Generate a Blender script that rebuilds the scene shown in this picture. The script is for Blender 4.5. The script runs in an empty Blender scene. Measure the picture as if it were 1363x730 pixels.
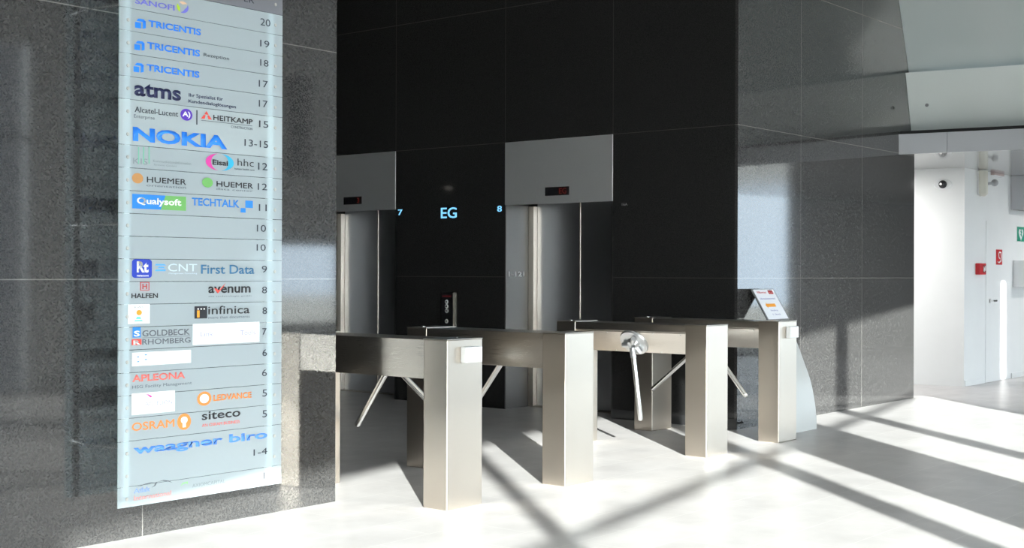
import bpy, bmesh, math, random
from mathutils import Vector, Matrix
D = bpy.data
SC = bpy.context.scene
COL = SC.collection

# ------------------------------------------------------------------ camera
CAM_H, F_PX, YAW, PITCH, ROLL = 1.4, 1752.8, 0.8846, -0.00066, 0.00321
def _cam():
    s, c = math.sin(YAW), math.cos(YAW)
    F0, R0, U0 = Vector((s, c, 0)), Vector((c, -s, 0)), Vector((0, 0, 1))
    Fw = F0 * math.cos(PITCH) + U0 * math.sin(PITCH)
    U1 = U0 * math.cos(PITCH) - F0 * math.sin(PITCH)
    R = R0 * math.cos(ROLL) + U1 * math.sin(ROLL)
    U = -R0 * math.sin(ROLL) + U1 * math.cos(ROLL)
    cd = D.cameras.new('camera')
    cd.sensor_width = 36.0
    cd.lens = 36.0 * F_PX / 1363.0
    cd.clip_end = 300
    co = D.objects.new('camera', cd)
    COL.objects.link(co)
    m = Matrix((R, U, -Fw)).transposed().to_4x4()
    m.translation = Vector((0, 0, CAM_H))
    co.matrix_world = m
    SC.camera = co
_cam()

# ------------------------------------------------------------------ light
SUN_STRENGTH, SKY_STRENGTH, SKY_GLOW, EXPOSURE = 25.5, 7.4, 13.0, 0.0
SUN_AZ, SUN_EL = math.radians(41.0), math.radians(15.5)
SC.view_settings.view_transform = 'Standard'
SC.view_settings.look = 'None'
SC.view_settings.gamma = 1.0
SC.view_settings.use_curve_mapping = False
SC.view_settings.exposure = EXPOSURE
w = D.worlds.new('sky')
SC.world = w
w.use_nodes = True
nt = w.node_tree
nt.nodes.clear()
_o = nt.nodes.new('ShaderNodeOutputWorld')
_b = nt.nodes.new('ShaderNodeBackground')
_b.inputs['Strength'].default_value = SKY_STRENGTH
_g = nt.nodes.new('ShaderNodeTexCoord')
_s = nt.nodes.new('ShaderNodeSeparateXYZ')
_r = nt.nodes.new('ShaderNodeValToRGB')
_r.color_ramp.elements[0].position = 0.0
_r.color_ramp.elements[0].color = (0.61, 0.71, 0.85, 1)
_r.color_ramp.elements[1].position = 0.6
_r.color_ramp.elements[1].color = (1.0, 1.0, .99, 1)
nt.links.new(_g.outputs['Generated'], _s.inputs[0])
nt.links.new(_s.outputs['Z'], _r.inputs[0])
nt.links.new(_r.outputs[0], _b.inputs['Color'])
# brighter sky around the low sun
_dir = Vector((math.sin(SUN_AZ) * math.cos(SUN_EL), math.cos(SUN_AZ) * math.cos(SUN_EL), -math.sin(SUN_EL)))
_dp = nt.nodes.new('ShaderNodeVectorMath'); _dp.operation = 'DOT_PRODUCT'; _dp.inputs[1].default_value = -_dir
_cl = nt.nodes.new('ShaderNodeMath'); _cl.operation = 'MAXIMUM'; _cl.inputs[1].default_value = 0.0
_pw = nt.nodes.new('ShaderNodeMath'); _pw.operation = 'POWER'; _pw.inputs[1].default_value = 14.0
_ms = nt.nodes.new('ShaderNodeMath'); _ms.operation = 'MULTIPLY'; _ms.inputs[1].default_value = SKY_GLOW
_b2 = nt.nodes.new('ShaderNodeBackground'); _b2.inputs['Color'].default_value = (1.0, .98, .94, 1)
_ad = nt.nodes.new('ShaderNodeAddShader')
nt.links.new(_g.outputs['Generated'], _dp.inputs[0]); nt.links.new(_dp.outputs['Value'], _cl.inputs[0])
nt.links.new(_cl.outputs[0], _pw.inputs[0]); nt.links.new(_pw.outputs[0], _ms.inputs[0]); nt.links.new(_ms.outputs[0], _b2.inputs['Strength'])
nt.links.new(_b.outputs[0], _ad.inputs[0]); nt.links.new(_b2.outputs[0], _ad.inputs[1])
nt.links.new(_ad.outputs[0], _o.inputs['Surface'])
_sd = D.lights.new('sun', 'SUN')
_sd.energy = SUN_STRENGTH
_sd.angle = math.radians(0.53)
_sd.color = (1.0, 0.975, 0.945)
_so = D.objects.new('sun', _sd)
COL.objects.link(_so)
_so.rotation_euler = _dir.to_track_quat('-Z', 'Y').to_euler()
_so.location = (-10, -14, 9)

# ------------------------------------------------------------------ helpers
class MB:
    """collects shapes into one mesh"""
    def __init__(self): self.bm = bmesh.new()
    def box(self, x0, x1, y0, y1, z0, z1):
        v = [self.bm.verts.new(p) for p in ((x0,y0,z0),(x1,y0,z0),(x1,y1,z0),(x0,y1,z0),(x0,y0,z1),(x1,y0,z1),(x1,y1,z1),(x0,y1,z1))]
        for f in ((0,3,2,1),(4,5,6,7),(0,1,5,4),(1,2,6,5),(2,3,7,6),(3,0,4,7)):
            self.bm.faces.new([v[i] for i in f])
        return self
    def loft(self, a, b):
        """solid between two matching closed 3D outlines"""
        va = [self.bm.verts.new(p) for p in a]; vb = [self.bm.verts.new(p) for p in b]
        n = len(a)
        self.bm.faces.new(va[::-1]); self.bm.faces.new(vb)
        for i in range(n):
            j = (i + 1) % n
            self.bm.faces.new((va[i], va[j], vb[j], vb[i]))
        return self
    def prism_xy(self, pts, z0, z1): return self.loft([(x, y, z0) for x, y in pts], [(x, y, z1) for x, y in pts])
    def prism_xz(self, pts, y0, y1): return self.loft([(x, y0, z) for x, z in pts], [(x, y1, z) for x, z in pts])
    def prism_yz(self, pts, x0, x1): return self.loft([(x0, y, z) for y, z in pts], [(x1, y, z) for y, z in pts])
    def cone(self, p, q, r0, r1=None, n=20, rounded=False):
        p, q = Vector(p), Vector(q); r1 = r0 if r1 is None else r1
        d = (q - p); L = d.length; d.normalize()
        u = d.orthogonal().normalized(); v = d.cross(u)
        prof = [(0, r0), (L, r1)]
        if rounded:
            prof = [(0, r0)] + [(L - r1 * (1 - math.sin(t)) * 0.7, r1 * math.cos(t)) for t in (0, .5, 1.0, 1.35)]
        rings = []
        for h, r in prof:
            rings.append([self.bm.verts.new(p + d * h + (u * math.cos(2*math.pi*i/n) + v * math.sin(2*math.pi*i/n)) * r) for i in range(n)])
        self.bm.faces.new(rings[0][::-1]); self.bm.faces.new(rings[-1])
        for a, b in zip(rings, rings[1:]):
            for i in range(n):
                j = (i + 1) % n
                self.bm.faces.new((a[i], a[j], b[j], b[i]))
        return self
    def ball(self, c, r, sx=1, sy=1, sz=1):
        m = Matrix.Translation(c) @ Matrix.Diagonal((sx, sy, sz, 1))
        bmesh.ops.create_uvsphere(self.bm, u_segments=20, v_segments=12, radius=r, matrix=m)
        return self
    def build(self, name, mat, parent=None, bevel=0.0, smooth=False, kind=None):
        bmesh.ops.recalc_face_normals(self.bm, faces=self.bm.faces[:])
        me = D.meshes.new(name); self.bm.to_mesh(me); self.bm.free()
        for m in (mat if isinstance(mat, (list, tuple)) else [mat]): me.materials.append(m)
        o = D.objects.new(name, me); COL.objects.link(o)
        if parent is not None: o.parent = parent
        if kind: o['kind'] = kind
        if bevel:
            b = o.modifiers.new('bevel', 'BEVEL'); b.width = bevel; b.segments = 2; b.limit_method = 'ANGLE'
            b.harden_normals = True
            me.shade_smooth()
        elif smooth:
            me.shade_smooth()
            e = o.modifiers.new('edges', 'EDGE_SPLIT'); e.split_angle = math.radians(40)
        return o

def tag(o, label, cat, group=None):
    o['label'] = label; o['category'] = cat
    if group: o['group'] = group
    return o
def thing(name, label, cat, loc=(0, 0, 0), group=None, rz=0.0):
    o = D.objects.new(name, None); COL.objects.link(o)
    o.empty_display_size = 0.1
    o.location = loc; o.rotation_euler = (0, 0, rz)
    return tag(o, label, cat, group)

# ------------------------------------------------------------------ materials
def srgb(r, g, b):
    f = lambda c: (c / 255 / 12.92) if c / 255 <= .04045 else ((c / 255 + .055) / 1.055) ** 2.4
    return (f(r), f(g), f(b), 1)
def mat(name, col, rough=0.5, metal=0.0, **kw):
    m = D.materials.new(name); m.use_nodes = True
    p = m.node_tree.nodes['Principled BSDF']
    p.inputs['Base Color'].default_value = col if len(col) == 4 else (*col, 1)
    p.inputs['Roughness'].default_value = rough
    p.inputs['Metallic'].default_value = metal
    for k, v in kw.items(): p.inputs[k.replace('_', ' ')].default_value = v
    return m
class NT:
    """small node-graph shorthand"""
    def __init__(self, m): self.m = m; self.t = m.node_tree; self.p = self.t.nodes['Principled BSDF']
    def n(self, typ, **kw):
        o = self.t.nodes.new(typ)
        for k, v in kw.items(): setattr(o, k, v)
        return o
    def l(self, a, b): self.t.links.new(a, b)
    def math(self, op, a, b=None, c=None):
        o = self.n('ShaderNodeMath', operation=op)
        for i, v in enumerate((a, b, c)):
            if v is None: continue
            if isinstance(v, (int, float)): o.inputs[i].default_value = v
            else: self.l(v, o.inputs[i])
        return o.outputs[0]
    def noise(self, vec, scale, detail=3.0):
        o = self.n('ShaderNodeTexNoise'); o.inputs['Scale'].default_value = scale; o.inputs['Detail'].default_value = detail
        if vec is not None: self.l(vec, o.inputs['Vector'])
        return o.outputs['Fac']
    def ramp(self, fac, a, ca, b, cb):
        o = self.n('ShaderNodeValToRGB'); e = o.color_ramp.elements
        e[0].position, e[0].color, e[1].position, e[1].color = a, ca, b, cb
        self.l(fac, o.inputs[0]); return o.outputs[0]
    def mix(self, fac, a, b):
        o = self.n('ShaderNodeMix', data_type='RGBA'); self.l(fac, o.inputs[0])
        for i, v in ((6, a), (7, b)):
            if isinstance(v, tuple): o.inputs[i].default_value = v
            else: self.l(v, o.inputs[i])
        return o.outputs[2]

def granite(name, xs, ys, zs, half=0.0028, gain=1.0, ior=1.5, joint=.19, grain=190):
    """polished black granite cladding with pale joints at the given coordinates"""
    m = mat(name, (.02, .02, .021), 0.06, IOR=ior)
    g = NT(m)
    tc = g.n('ShaderNodeTexCoord').outputs['Object']
    sep = g.n('ShaderNodeSeparateXYZ'); g.l(tc, sep.inputs[0])
    n1 = g.noise(tc, grain, 4.0); n2 = g.noise(tc, 120, 2.0)
    k = lambda *c: tuple(v * gain for v in c) + (1,)
    sp = g.ramp(n1, .36, k(.012, .012, .013), .70, k(.062, .060, .057))
    cl = g.ramp(n2, .35, k(.018, .018, .019), .7, k(.030, .0295, .029))
    mixc = g.n('ShaderNodeMix', data_type='RGBA'); mixc.inputs[0].default_value = .5
    g.l(sp, mixc.inputs[6]); g.l(cl, mixc.inputs[7])
    tot = None
    for out, vals in ((sep.outputs['X'], xs), (sep.outputs['Y'], ys), (sep.outputs['Z'], zs)):
        for v in vals:
            c = g.math('LESS_THAN', g.math('ABSOLUTE', g.math('SUBTRACT', out, v)), half)
            tot = c if tot is None else g.math('MAXIMUM', tot, c)
    if tot is None: col = mixc.outputs[2]
    else: col = g.mix(tot, mixc.outputs[2], (joint, joint * .96, joint * .9, 1))
    g.l(col, g.p.inputs['Base Color'])
    return m

def steel(name, base=(.62, .60, .57), rough=.30, vertical=True, aniso=.5):
    m = mat(name, base, rough, 1.0)
    g = NT(m)
    tc = g.n('ShaderNodeTexCoord').outputs['Object']
    mp = g.n('ShaderNodeMapping')
    mp.inputs['Scale'].default_value = (420, 420, 3) if vertical else (420, 3, 420)
    g.l(tc, mp.inputs['Vector'])
    n = g.noise(mp.outputs[0], 2.5, 4.0)
    r = g.n('ShaderNodeMapRange'); r.inputs['To Min'].default_value = rough - .02; r.inputs['To Max'].default_value = rough + .02
    g.l(n, r.inputs['Value']); g.l(r.outputs[0], g.p.inputs['Roughness'])
    bp = g.n('ShaderNodeBump'); bp.inputs['Strength'].default_value = .006; bp.inputs['Distance'].default_value = .001
    g.l(n, bp.inputs['Height']); g.l(bp.outputs[0], g.p.inputs['Normal'])
    return m

def floor_mat():
    m = mat('stone_floor_tiles', (.4, .4, .4), .38)
    g = NT(m)
    tc = g.n('ShaderNodeTexCoord').outputs['Object']
    br = g.n('ShaderNodeTexBrick')
    br.offset = .5
    br.inputs['Scale'].default_value = 1.0
    br.inputs['Brick Width'].default_value = .74
    br.inputs['Row Height'].default_value = .37
    br.inputs['Mortar Size'].default_value = .004
    br.inputs['Mortar Smooth'].default_value = .2
    br.inputs['Color1'].default_value = (.535, .515, .515, 1)
    br.inputs['Color2'].default_value = (.56, .542, .54, 1)
    br.inputs['Mortar'].default_value = (.63, .615, .605, 1)
    g.l(tc, br.inputs['Vector'])
    n = g.noise(tc, 3.0, 6.0)
    sh = g.ramp(n, .3, (.88, .88, .88, 1), .7, (1.06, 1.06, 1.06, 1))
    mu = g.n('ShaderNodeMix', data_type='RGBA', blend_type='MULTIPLY'); mu.inputs[0].default_value = 1
    g.l(br.outputs['Color'], mu.inputs[6]); g.l(sh, mu.inputs[7])
    g.l(mu.outputs[2], g.p.inputs['Base Color'])
    r = g.n('ShaderNodeMapRange'); r.inputs['To Min'].default_value = .26; r.inputs['To Max'].default_value = .42
    g.l(g.noise(tc, 9.0, 5.0), r.inputs['Value']); g.l(r.outputs[0], g.p.inputs['Roughness'])
    bp = g.n('ShaderNodeBump'); bp.inputs['Strength'].default_value = .05; bp.inputs['Distance'].default_value = .004
    g.l(g.noise(tc, 22.0, 6.0), bp.inputs['Height']); g.l(bp.outputs[0], g.p.inputs['Normal'])
    return m

def plaster(name, col, rough=.6):
    m = mat(name, col, rough); g = NT(m)
    tc = g.n('ShaderNodeTexCoord').outputs['Object']
    n = g.noise(tc, 1.7, 5.0)
    a = tuple(c * .97 for c in col[:3]) + (1,); b = tuple(min(1, c * 1.02) for c in col[:3]) + (1,)
    g.l(g.ramp(n, .3, a, .7, b), g.p.inputs['Base Color'])
    return m

def clear_glass(name):
    m = D.materials.new(name); m.use_nodes = True
    t = m.node_tree; t.nodes.clear()
    o = t.nodes.new('ShaderNodeOutputMaterial'); mx = t.nodes.new('ShaderNodeMixShader')
    tr = t.nodes.new('ShaderNodeBsdfTransparent'); gl = t.nodes.new('ShaderNodeBsdfGlossy'); fr = t.nodes.new('ShaderNodeLayerWeight')
    pw = t.nodes.new('ShaderNodeMath'); pw.operation = 'POWER'; pw.inputs[1].default_value = 5
    ma = t.nodes.new('ShaderNodeMath'); ma.operation = 'MULTIPLY_ADD'; ma.inputs[1].default_value = .7; ma.inputs[2].default_value = .04
    t.links.new(fr.outputs['Facing'], pw.inputs[0]); t.links.new(pw.outputs[0], ma.inputs[0])
    tr.inputs[0].default_value = (.94, .97, .96, 1); gl.inputs['Roughness'].default_value = .02
    t.links.new(ma.outputs[0], mx.inputs[0]); t.links.new(tr.outputs[0], mx.inputs[1]); t.links.new(gl.outputs[0], mx.inputs[2])
    t.links.new(mx.outputs[0], o.inputs['Surface'])
    return m

def frosted(name, col, see=.22):
    """satinated sign glass: pale body, a little see-through, glossy face"""
    m = D.materials.new(name); m.use_nodes = True
    t = m.node_tree; p = t.nodes['Principled BSDF']
    p.inputs['Base Color'].default_value = col; p.inputs['Roughness'].default_value = .04
    p.inputs['IOR'].default_value = 1.5
    tr = t.nodes.new('ShaderNodeBsdfTransparent'); mx = t.nodes.new('ShaderNodeMixShader'); o = t.nodes['Material Output']
    tr.inputs[0].default_value = (.9, .97, .97, 1)
    mx.inputs[0].default_value = see
    tl = t.nodes.new('ShaderNodeBsdfTranslucent'); tl.inputs['Color'].default_value = col
    m2 = t.nodes.new('ShaderNodeMixShader'); m2.inputs[0].default_value = .45
    t.links.new(p.outputs[0], m2.inputs[1]); t.links.new(tl.outputs[0], m2.inputs[2])
    t.links.new(m2.outputs[0], mx.inputs[1]); t.links.new(tr.outputs[0], mx.inputs[2]); t.links.new(mx.outputs[0], o.inputs['Surface'])
    return m

def glow(name, col, strength):
    return mat(name, (0, 0, 0), .4, Emission_Color=col, Emission_Strength=strength)

STEEL_V = steel('brushed_steel_upright', (.57, .515, .45), .34, True)
STEEL_H = steel('brushed_steel_beam', (.66, .615, .56), .28, False)
STEEL_DOOR = steel('brushed_steel_door', (.68, .68, .70), .34, True)
STEEL_REVEAL = steel('dull_steel_reveal', (.16, .16, .16), .42, True)
BUTTON = mat('button_steel', (.75, .75, .74), .5, .3)
CHROME = mat('polished_tube', (.86, .86, .85), .24, 1.0)
CAST = mat('cast_hub', (.66, .67, .68), .32, .8)
DARK = mat('dark_gap', (.012, .012, .013), .5)
FLOOR = floor_mat()
WHITE = plaster('white_plaster', (.84, .85, .85, 1), .55)
GREYPAINT = plaster('grey_plaster', (.30, .30, .31, 1), .6)
CEIL = plaster('ceiling_paint', (.60, .61, .61, 1), .6)
DARKWALL = plaster('dark_lobby_wall', (.05, .048, .045, 1), .5)
FASCIA = mat('fascia_metal', (.50, .51, .54), .35)
SOFFIT = mat('soffit_panel', (.42, .43, .43), .07)
PALE = mat('pale_backpainted_glass', (.53, .59, .59), .09)
PALE2 = mat('pale_glass_low_reflection_tint', (.74, .79, .775), .12)  # lower band paler: its brighter reflection is put into the colour
FRAME = mat('window_frame_metal', (.22, .23, .24), .4, .3)
PANE = clear_glass('window_glass')
PAVE = plaster('pavement', (.30, .30, .29, 1), .8)
PLASTIC = mat('white_plastic', (.86, .87, .88), .3)
BLACKPL = mat('black_plastic', (.015, .015, .017), .25)
RED = mat('red_plastic', (.62, .02, .03), .35)
GREEN = mat('green_sign', (.01, .33, .21), .4)
SIGNW = mat('white_print', (.86, .86, .85), .5)

# ================================================================== SETTING
LH = 6.3                    # hall height
YW, XL = 5.93, 10.44        # face of the two side walls / face of the lift wall
XE, XR = 5.543, 14.43       # free end of left wall / free end of right wall
Y7, Y8, Y10, Y11 = 7.296, 8.645, 10.2126, 11.5616
ZJ = [1.361, 2.744, 4.131, 5.515]
ANG = math.atan2(.203, .979)                    # the glazed front stands at this angle
FP = Vector((5.30, -2.37, 0))
ft = Vector((.9792, .2030, 0)); fn = Vector((-.2030, .9792, 0))
def front(t, n=0.0): p = FP + ft * t + fn * n; return (p.x, p.y)

T0, T9 = -16.0, 27.0
fl = MB(); fl.prism_xy([front(T0), front(T9), (31, 17), (-10.5, 17)], -.12, 0); fl.build('floor', FLOOR, kind='structure')
pv = MB(); pv.prism_xy([front(-30, -60), front(45, -60), front(45, -.11), front(-30, -.11)], -.25, -.06); pv.build('pavement_outside', PAVE, kind='structure')
MB().box(-10.5, 31, -7.5, 17, LH, LH + .2).build('ceiling', CEIL, kind='structure')

G_LEFT = granite('black_granite_left', [XE - 1.385 * k for k in range(1, 10)], [YW + 1.385 * k for k in range(1, 5)], ZJ, gain=1.6, ior=1.95, grain=150)
G_LIFT = granite('black_granite_lift', [], [Y7, Y8, Y10, Y11], ZJ, gain=.85, joint=.07)
lw = MB(); lw.box(-10.3, XE, YW, 12.6, 0, LH); lw.build('wall_left', G_LEFT, kind='structure')
rw = MB()
XB = XL + .98
rw.prism_xy([(XL, YW + .03), (XR, YW + .03), (XR, Y7), (XL, Y7)], 0, LH)
rw.box(XL, XB, Y8, Y10, 0, LH)
rw.box(XL, XB, Y11, 17, 0, LH)
rw.box(XL, XB, Y7, Y8, 2.744, LH)
rw.box(XL, XB, Y10, Y11, 2.744, LH)
rw.build('wall_lifts', G_LIFT, kind='structure')
G_RIGHT = granite('black_granite_right', [XL + 1.22, XL + 2.61], [], ZJ, gain=1.8, ior=1.75, grain=95)
MB().box(XL, XR, YW, YW + .03, 0, LH).build('wall_right', G_RIGHT, kind='structure')
MB().box(XB, XB + .2, Y7, 17, 0, LH).build('wall_shaft', GREYPAINT, kind='structure')
MB().box(-10.5, XL, 16.8, 17, 0, LH).build('wall_rear', DARKWALL, kind='structure')
MB().box(-10.5, XL, 13.1, 16.8, 2.8, LH).build('ceiling_lobby_end', DARKWALL, kind='structure')
MB().box(-10.5, -10.3, -6.5, 17, 0, LH).build('wall_west', GREYPAINT, kind='structure')
MB().box(31, 31.2, 2.5, 9.2, 0, LH).build('wall_east', GREYPAINT, kind='structure')

# glazed front behind the camera: solid piers, lintel band, posts, transom, panes
def fbox(m, t0, t1, n0, n1, z0, z1):
    a = [front(t0, n0), front(t1, n0), front(t1, n1), front(t0, n1)]
    m.prism_xy(a, z0, z1)
fw = MB()
for t0, t1 in ((T0, -11.1), (2.84, 5.6), (6.9, 7.6), (16.2, T9)): fbox(fw, t0, t1, -.10, 0, -.06, 3.96)
for z0, z1 in ((-.06, .70), (1.75, 2.66)): fbox(fw, 5.6, 6.9, -.10, 0, z0, z1)
for t0, t1 in ((5.6, 6.1), (6.5, 6.9)): fbox(fw, t0, t1, -.10, 0, 2.66, 3.96)
fbox(fw, T0, T9, -.10, 0, 3.96, LH)
fw.build('wall_front', WHITE, kind='structure')
ow = MB()  # unseen dark fins added to block sun and darken the granite reflections
for n0, n1 in ((-.11, -2.33), (-2.72, -22)): ow.prism_xy([front(2.845, n0), front(2.845, n1), front(3.2, n1), front(3.2, n0)], -.06, 8)
ow.prism_xy([front(7.15, -.11), front(7.15, -14), front(7.35, -14), front(7.35, -.11)], 2.3, 8)
ow.build('added_shade_fins', mat('shade_fin_dark', (.035, .038, .045), .9, Specular_IOR_Level=0.05), kind='structure')
for i, (t0, t1, posts) in enumerate(((-11.1, 2.84, (-6.87, -3.42, 0.0)), (5.6, 6.9, ()), (7.6, 16.2, (10.4, 13.3)))):
    m = MB()
    for p in posts: (fbox(m, p - .06, p + .06, -.15, .03, 0, 3.96) if p > -6 else fbox(m, p - .05, p + .05, -.10, .0, 0, 3.96))
    if i == 0: fbox(m, 2.79, 2.838, -.11, .012, 0, 3.96)
    if i != 1: fbox(m, t0, t1, -.075, -.02, 2.895, 2.95)
    fbox(m, t0, t1, -.08, -.02, -.06 if i != 1 else .70, .05 if i != 1 else .74)
    wf = m.build('window_%d' % (i + 1), FRAME, kind='structure')
    g = MB(); fbox(g, t0 + .01, t1 - .01, -.056, -.048, .05 if i != 1 else .74, 3.955 if i != 1 else 1.745); g.build('glass_pane', PANE, wf)
colm = MB(); colm.cone((5.13, -.87, 0), (5.13, -.87, LH), .45, n=48); colm.build('wall_column', WHITE, smooth=True, kind='structure')

# gallery at the right: fascia, soffit and the two leaning bands of pale glass
gv = Vector((.177, -.984, 0))
def gal(m, xz, k0=0.0, k1=7.3):
    """profile (x along the wall face, z) swept from the granite wall towards the front"""
    a = [(x + gv.x * k0, YW + gv.y * k0, z) for x, z in xz]; b = [(x + gv.x * k1, YW + gv.y * k1, z) for x, z in xz]
    m.loft(a, b)
m = MB()
for k0, k1 in ((0.002, .517), (.522, 2.4), (2.405, 4.8), (4.805, 6.1)):
    gal(m, [(13.988, 2.731), (14.04, 2.731), (14.04, 2.951), (13.988, 2.951)], k0, k1)
m.build('trim_1', FASCIA, kind='structure')
m = MB(); gal(m, [(14.04, 2.945), (14.60, 2.945), (14.60, 2.99), (14.04, 2.99)], .002, 6.1); m.build('trim_2', DARK, kind='structure')
m = MB(); gal(m, [(14.34, 2.985), (14.166, 3.654), (14.21, 3.654), (14.384, 2.985)], .002, 6.1); m.build('wall_gallery_low', PALE2, kind='structure')
gf = MB(); gf.cone((14.305, 5.733, 3.294), (14.278, 5.728, 3.287), .020, .018, 16); gf.build('glass_fixing', FRAME, D.objects['wall_gallery_low'], smooth=True)
m = MB(); gal(m, [(14.271, 3.64), (13.974, 4.437), (13.28, LH), (13.33, LH), (14.02, 4.437), (14.32, 3.64)], .002, 6.1); m.build('wall_gallery_high', PALE, kind='structure')
m = MB()
s0 = (14.04, YW); s1 = (14.04 + gv.x * 6.05, YW + gv.y * 6.05)
m.prism_xy([s0, s1, front(24.5, .02), (31, 3), (31, 9.2), (XR, 9.2), (XR, YW)], 2.735, 2.94)
m.build('ceiling_soffit', SOFFIT, kind='structure')

# white block of the corridor with the slanting face
wb = MB(); wb.prism_xy([(16.305, 6.05), (31, 6.05), (31, 9.2), (15.75, 9.2)], 0, 2.735); wb.build('wall_corridor', WHITE, kind='structure')
MB().box(XB + .2, 15.75, 9.0, 9.2, 0, 2.735).build('wall_passage', WHITE, kind='structure')
bb = MB(); bb.box(16.32, 17.0, 6.038, 6.05, 0, .07); bb.box(18.03, 31, 6.038, 6.05, 0, .07); bb.build('baseboard_corridor', WHITE, kind='structure')
dr = MB(); dr.box(17.05, 17.98, 6.044, 6.05, .004, 2.10); do = dr.build('door_1', WHITE, kind='structure')
h = MB(); h.cone((17.18, 6.044, 1.06), (17.18, 5.99, 1.06), .012); h.box(17.165, 17.30, 5.985, 5.998, 1.05, 1.07); h.cone((17.18, 6.044, 1.06), (17.18, 6.038, 1.06), .028); h.build('door_handle', CHROME, do, smooth=True)

# skirting line of the granite next to the right lift
pl = MB(); pl.box(XL - .004, XL, YW + .002, Y7 - .002, .0, .09); pl.build('baseboard_lifts', mat('dark_skirting', (.05, .05, .052), .2), kind='structure')

# ================================================================== TURNSTILES
TA, TW, TL, TH, TY = .1915, .3198, 1.4347, 1.0085, 5.19
ZB, ZF = .768, .945
def turnstile(x, label, side, arms, reader):
    """side -1: tripod on the left flank, +1: on the right flank"""
    r = thing('turnstile', label, 'turnstile', (x, TY, 0), 'row of brushed steel tripod turnstiles')
    for y0, y1 in ((0, TA), (TL - TA, TL)):
        p = MB(); p.box(0, TW, y0, y1, 0, TH - .004); po = p.build('pillar', STEEL_V, r, bevel=.007)
        l = MB(); l.box(-.001, TW + .001, y0 - .001, y1 + .001, TH - .004, TH); l.build('cap_plate', STEEL_H, po, bevel=.0012)
    # beam with one straight flank and one flank that slopes in towards the bottom
    def sx(v): return v if side < 0 else TW - v
    prof = [(sx(.005), TH - .006), (sx(TW - .005), TH - .006), (sx(TW - .005), ZB), (sx(.165), ZB), (sx(.012), ZF), (sx(.005), ZF)]
    b = MB(); b.prism_xz(prof, TA - .002, TL - TA + .002); bo = b.build('beam', STEEL_H, r, bevel=.002)
    # sloping cover plate and its rivets
    e = Vector((sx(.163) - sx(.014), 0, ZB - ZF)).normalized()
    nn = Vector((e.z, 0, -e.x)) if side < 0 else Vector((-e.z, 0, e.x))
    if nn.z > 0: nn = -nn
    c0 = Vector((sx(.012), 0, ZF)); hgt = math.hypot(.153, ZF - ZB)
    a0 = c0 + e * .008; a1 = c0 + e * (hgt - .006)
    pm = MB()
    y0, y1 = TA + .004, TL - TA - .004
    q = [a0 + nn * .0005, a1 + nn * .0005, a1 + nn * .005, a0 + nn * .005]
    pm.loft([(v.x, y0, v.z) for v in q], [(v.x, y1, v.z) for v in q])
    pp = pm.build('mechanism_panel', STEEL_H, r, bevel=.0015)
    for yy in (y0 + .05, (y0 + y1) / 2 - .22, (y0 + y1) / 2 + .22, y1 - .05):
        for kk in (.012, hgt - .026):
            cc = c0 + e * (.008 + kk) + nn * .004
            rv = MB(); rv.cone((cc.x, yy, cc.z), tuple(Vector((cc.x, yy, cc.z)) + nn * .004), .006, .004, 10); rv.build('rivet', CHROME, pp, smooth=True)
    # tripod hub
    ym = TL / 2
    c = c0 + e * (hgt * .5); c = Vector((c.x, ym, c.z))
    hb = MB()
    hb.cone(c + nn * .003, c + nn * .022, .125, .118, 36)
    hb.cone(c + nn * .022, c + nn * .052, .055, .040, 28)
    for k in range(3):
        ang = math.radians(90 + 120 * k)
        u = e * math.cos(ang) + Vector((0, 1, 0)) * math.sin(ang)
        hb.cone(c + nn * .036 + u * .03, c + nn * .045 + u * .09, .024, .020, 16)
    ho = hb.build('tripod_hub', CAST, r, smooth=True)
    k = c + nn * .045
    for v in arms:
        v = Vector(v); d = v.normalized()
        am = MB(); am.cone(k + d * .03, k + v, .0195, .0195, 20, rounded=True); ao = am.build('arm', CHROME, r, smooth=True)
        kn = MB(); kn.cone(k + d * .02, k + d * .10, .0245, .0225, 20); kn.build('arm_socket', CAST, ao, smooth=True)
    # little lens on the far cap and a countersunk bolt on the near one
    il = MB(); il.cone((.06, TL - TA * .55, TH), (.06, TL - TA * .55, TH + .004), .022, .020, 20); il.ball((.06, TL - TA * .55, TH + .004), .017, 1, 1, .45)
    il.build('indicator_light', CHROME, r, smooth=True)
    bo_ = MB(); bo_.cone((TW * .6, TA * .5, TH), (TW * .6, TA * .5, TH + .003), .011, .009, 16); bo_.build('cap_bolt', CHROME, r, smooth=True)
    if reader:
        x0, x1, z0, z1 = reader
        cr = MB(); cr.box(x0, x1, -.045, 0, z0, z1); co = cr.build('card_reader', PLASTIC, r, bevel=.006)
        fm = MB(); fm.box(x0 + .004, x1 - .03, -.0475, -.0445, z0 + .005, z1 - .005); fm.build('reader_face', mat('reader_face', (.80, .83, .88), .15), co, bevel=.002)
    return r
L_ = .15
turnstile(5.739, 'leftmost turnstile, next to the glass directory board, white card reader on its end', 1, [(.15, .47, -.45), (.15, -.47, -.45), (.64, 0, 0)], (.118, .268, .866, .962))
turnstile(6.891, 'second turnstile from the left, plain flank and no card reader on its end', 1, [(.15, .47, -.45), (.64, 0, 0)], None)
turnstile(8.6735, 'third turnstile from the left, round hub with one arm hanging straight down', -1, [(.0, -.085, -.595)], None)
turnstile(9.8225, 'rightmost turnstile in front of the white notice stand, card reader on its end', -1, [(-.15, .47, -.45), (-.15, -.47, -.45), (-.64, 0, 0)], (.121, .268, .866, .962))

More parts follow.
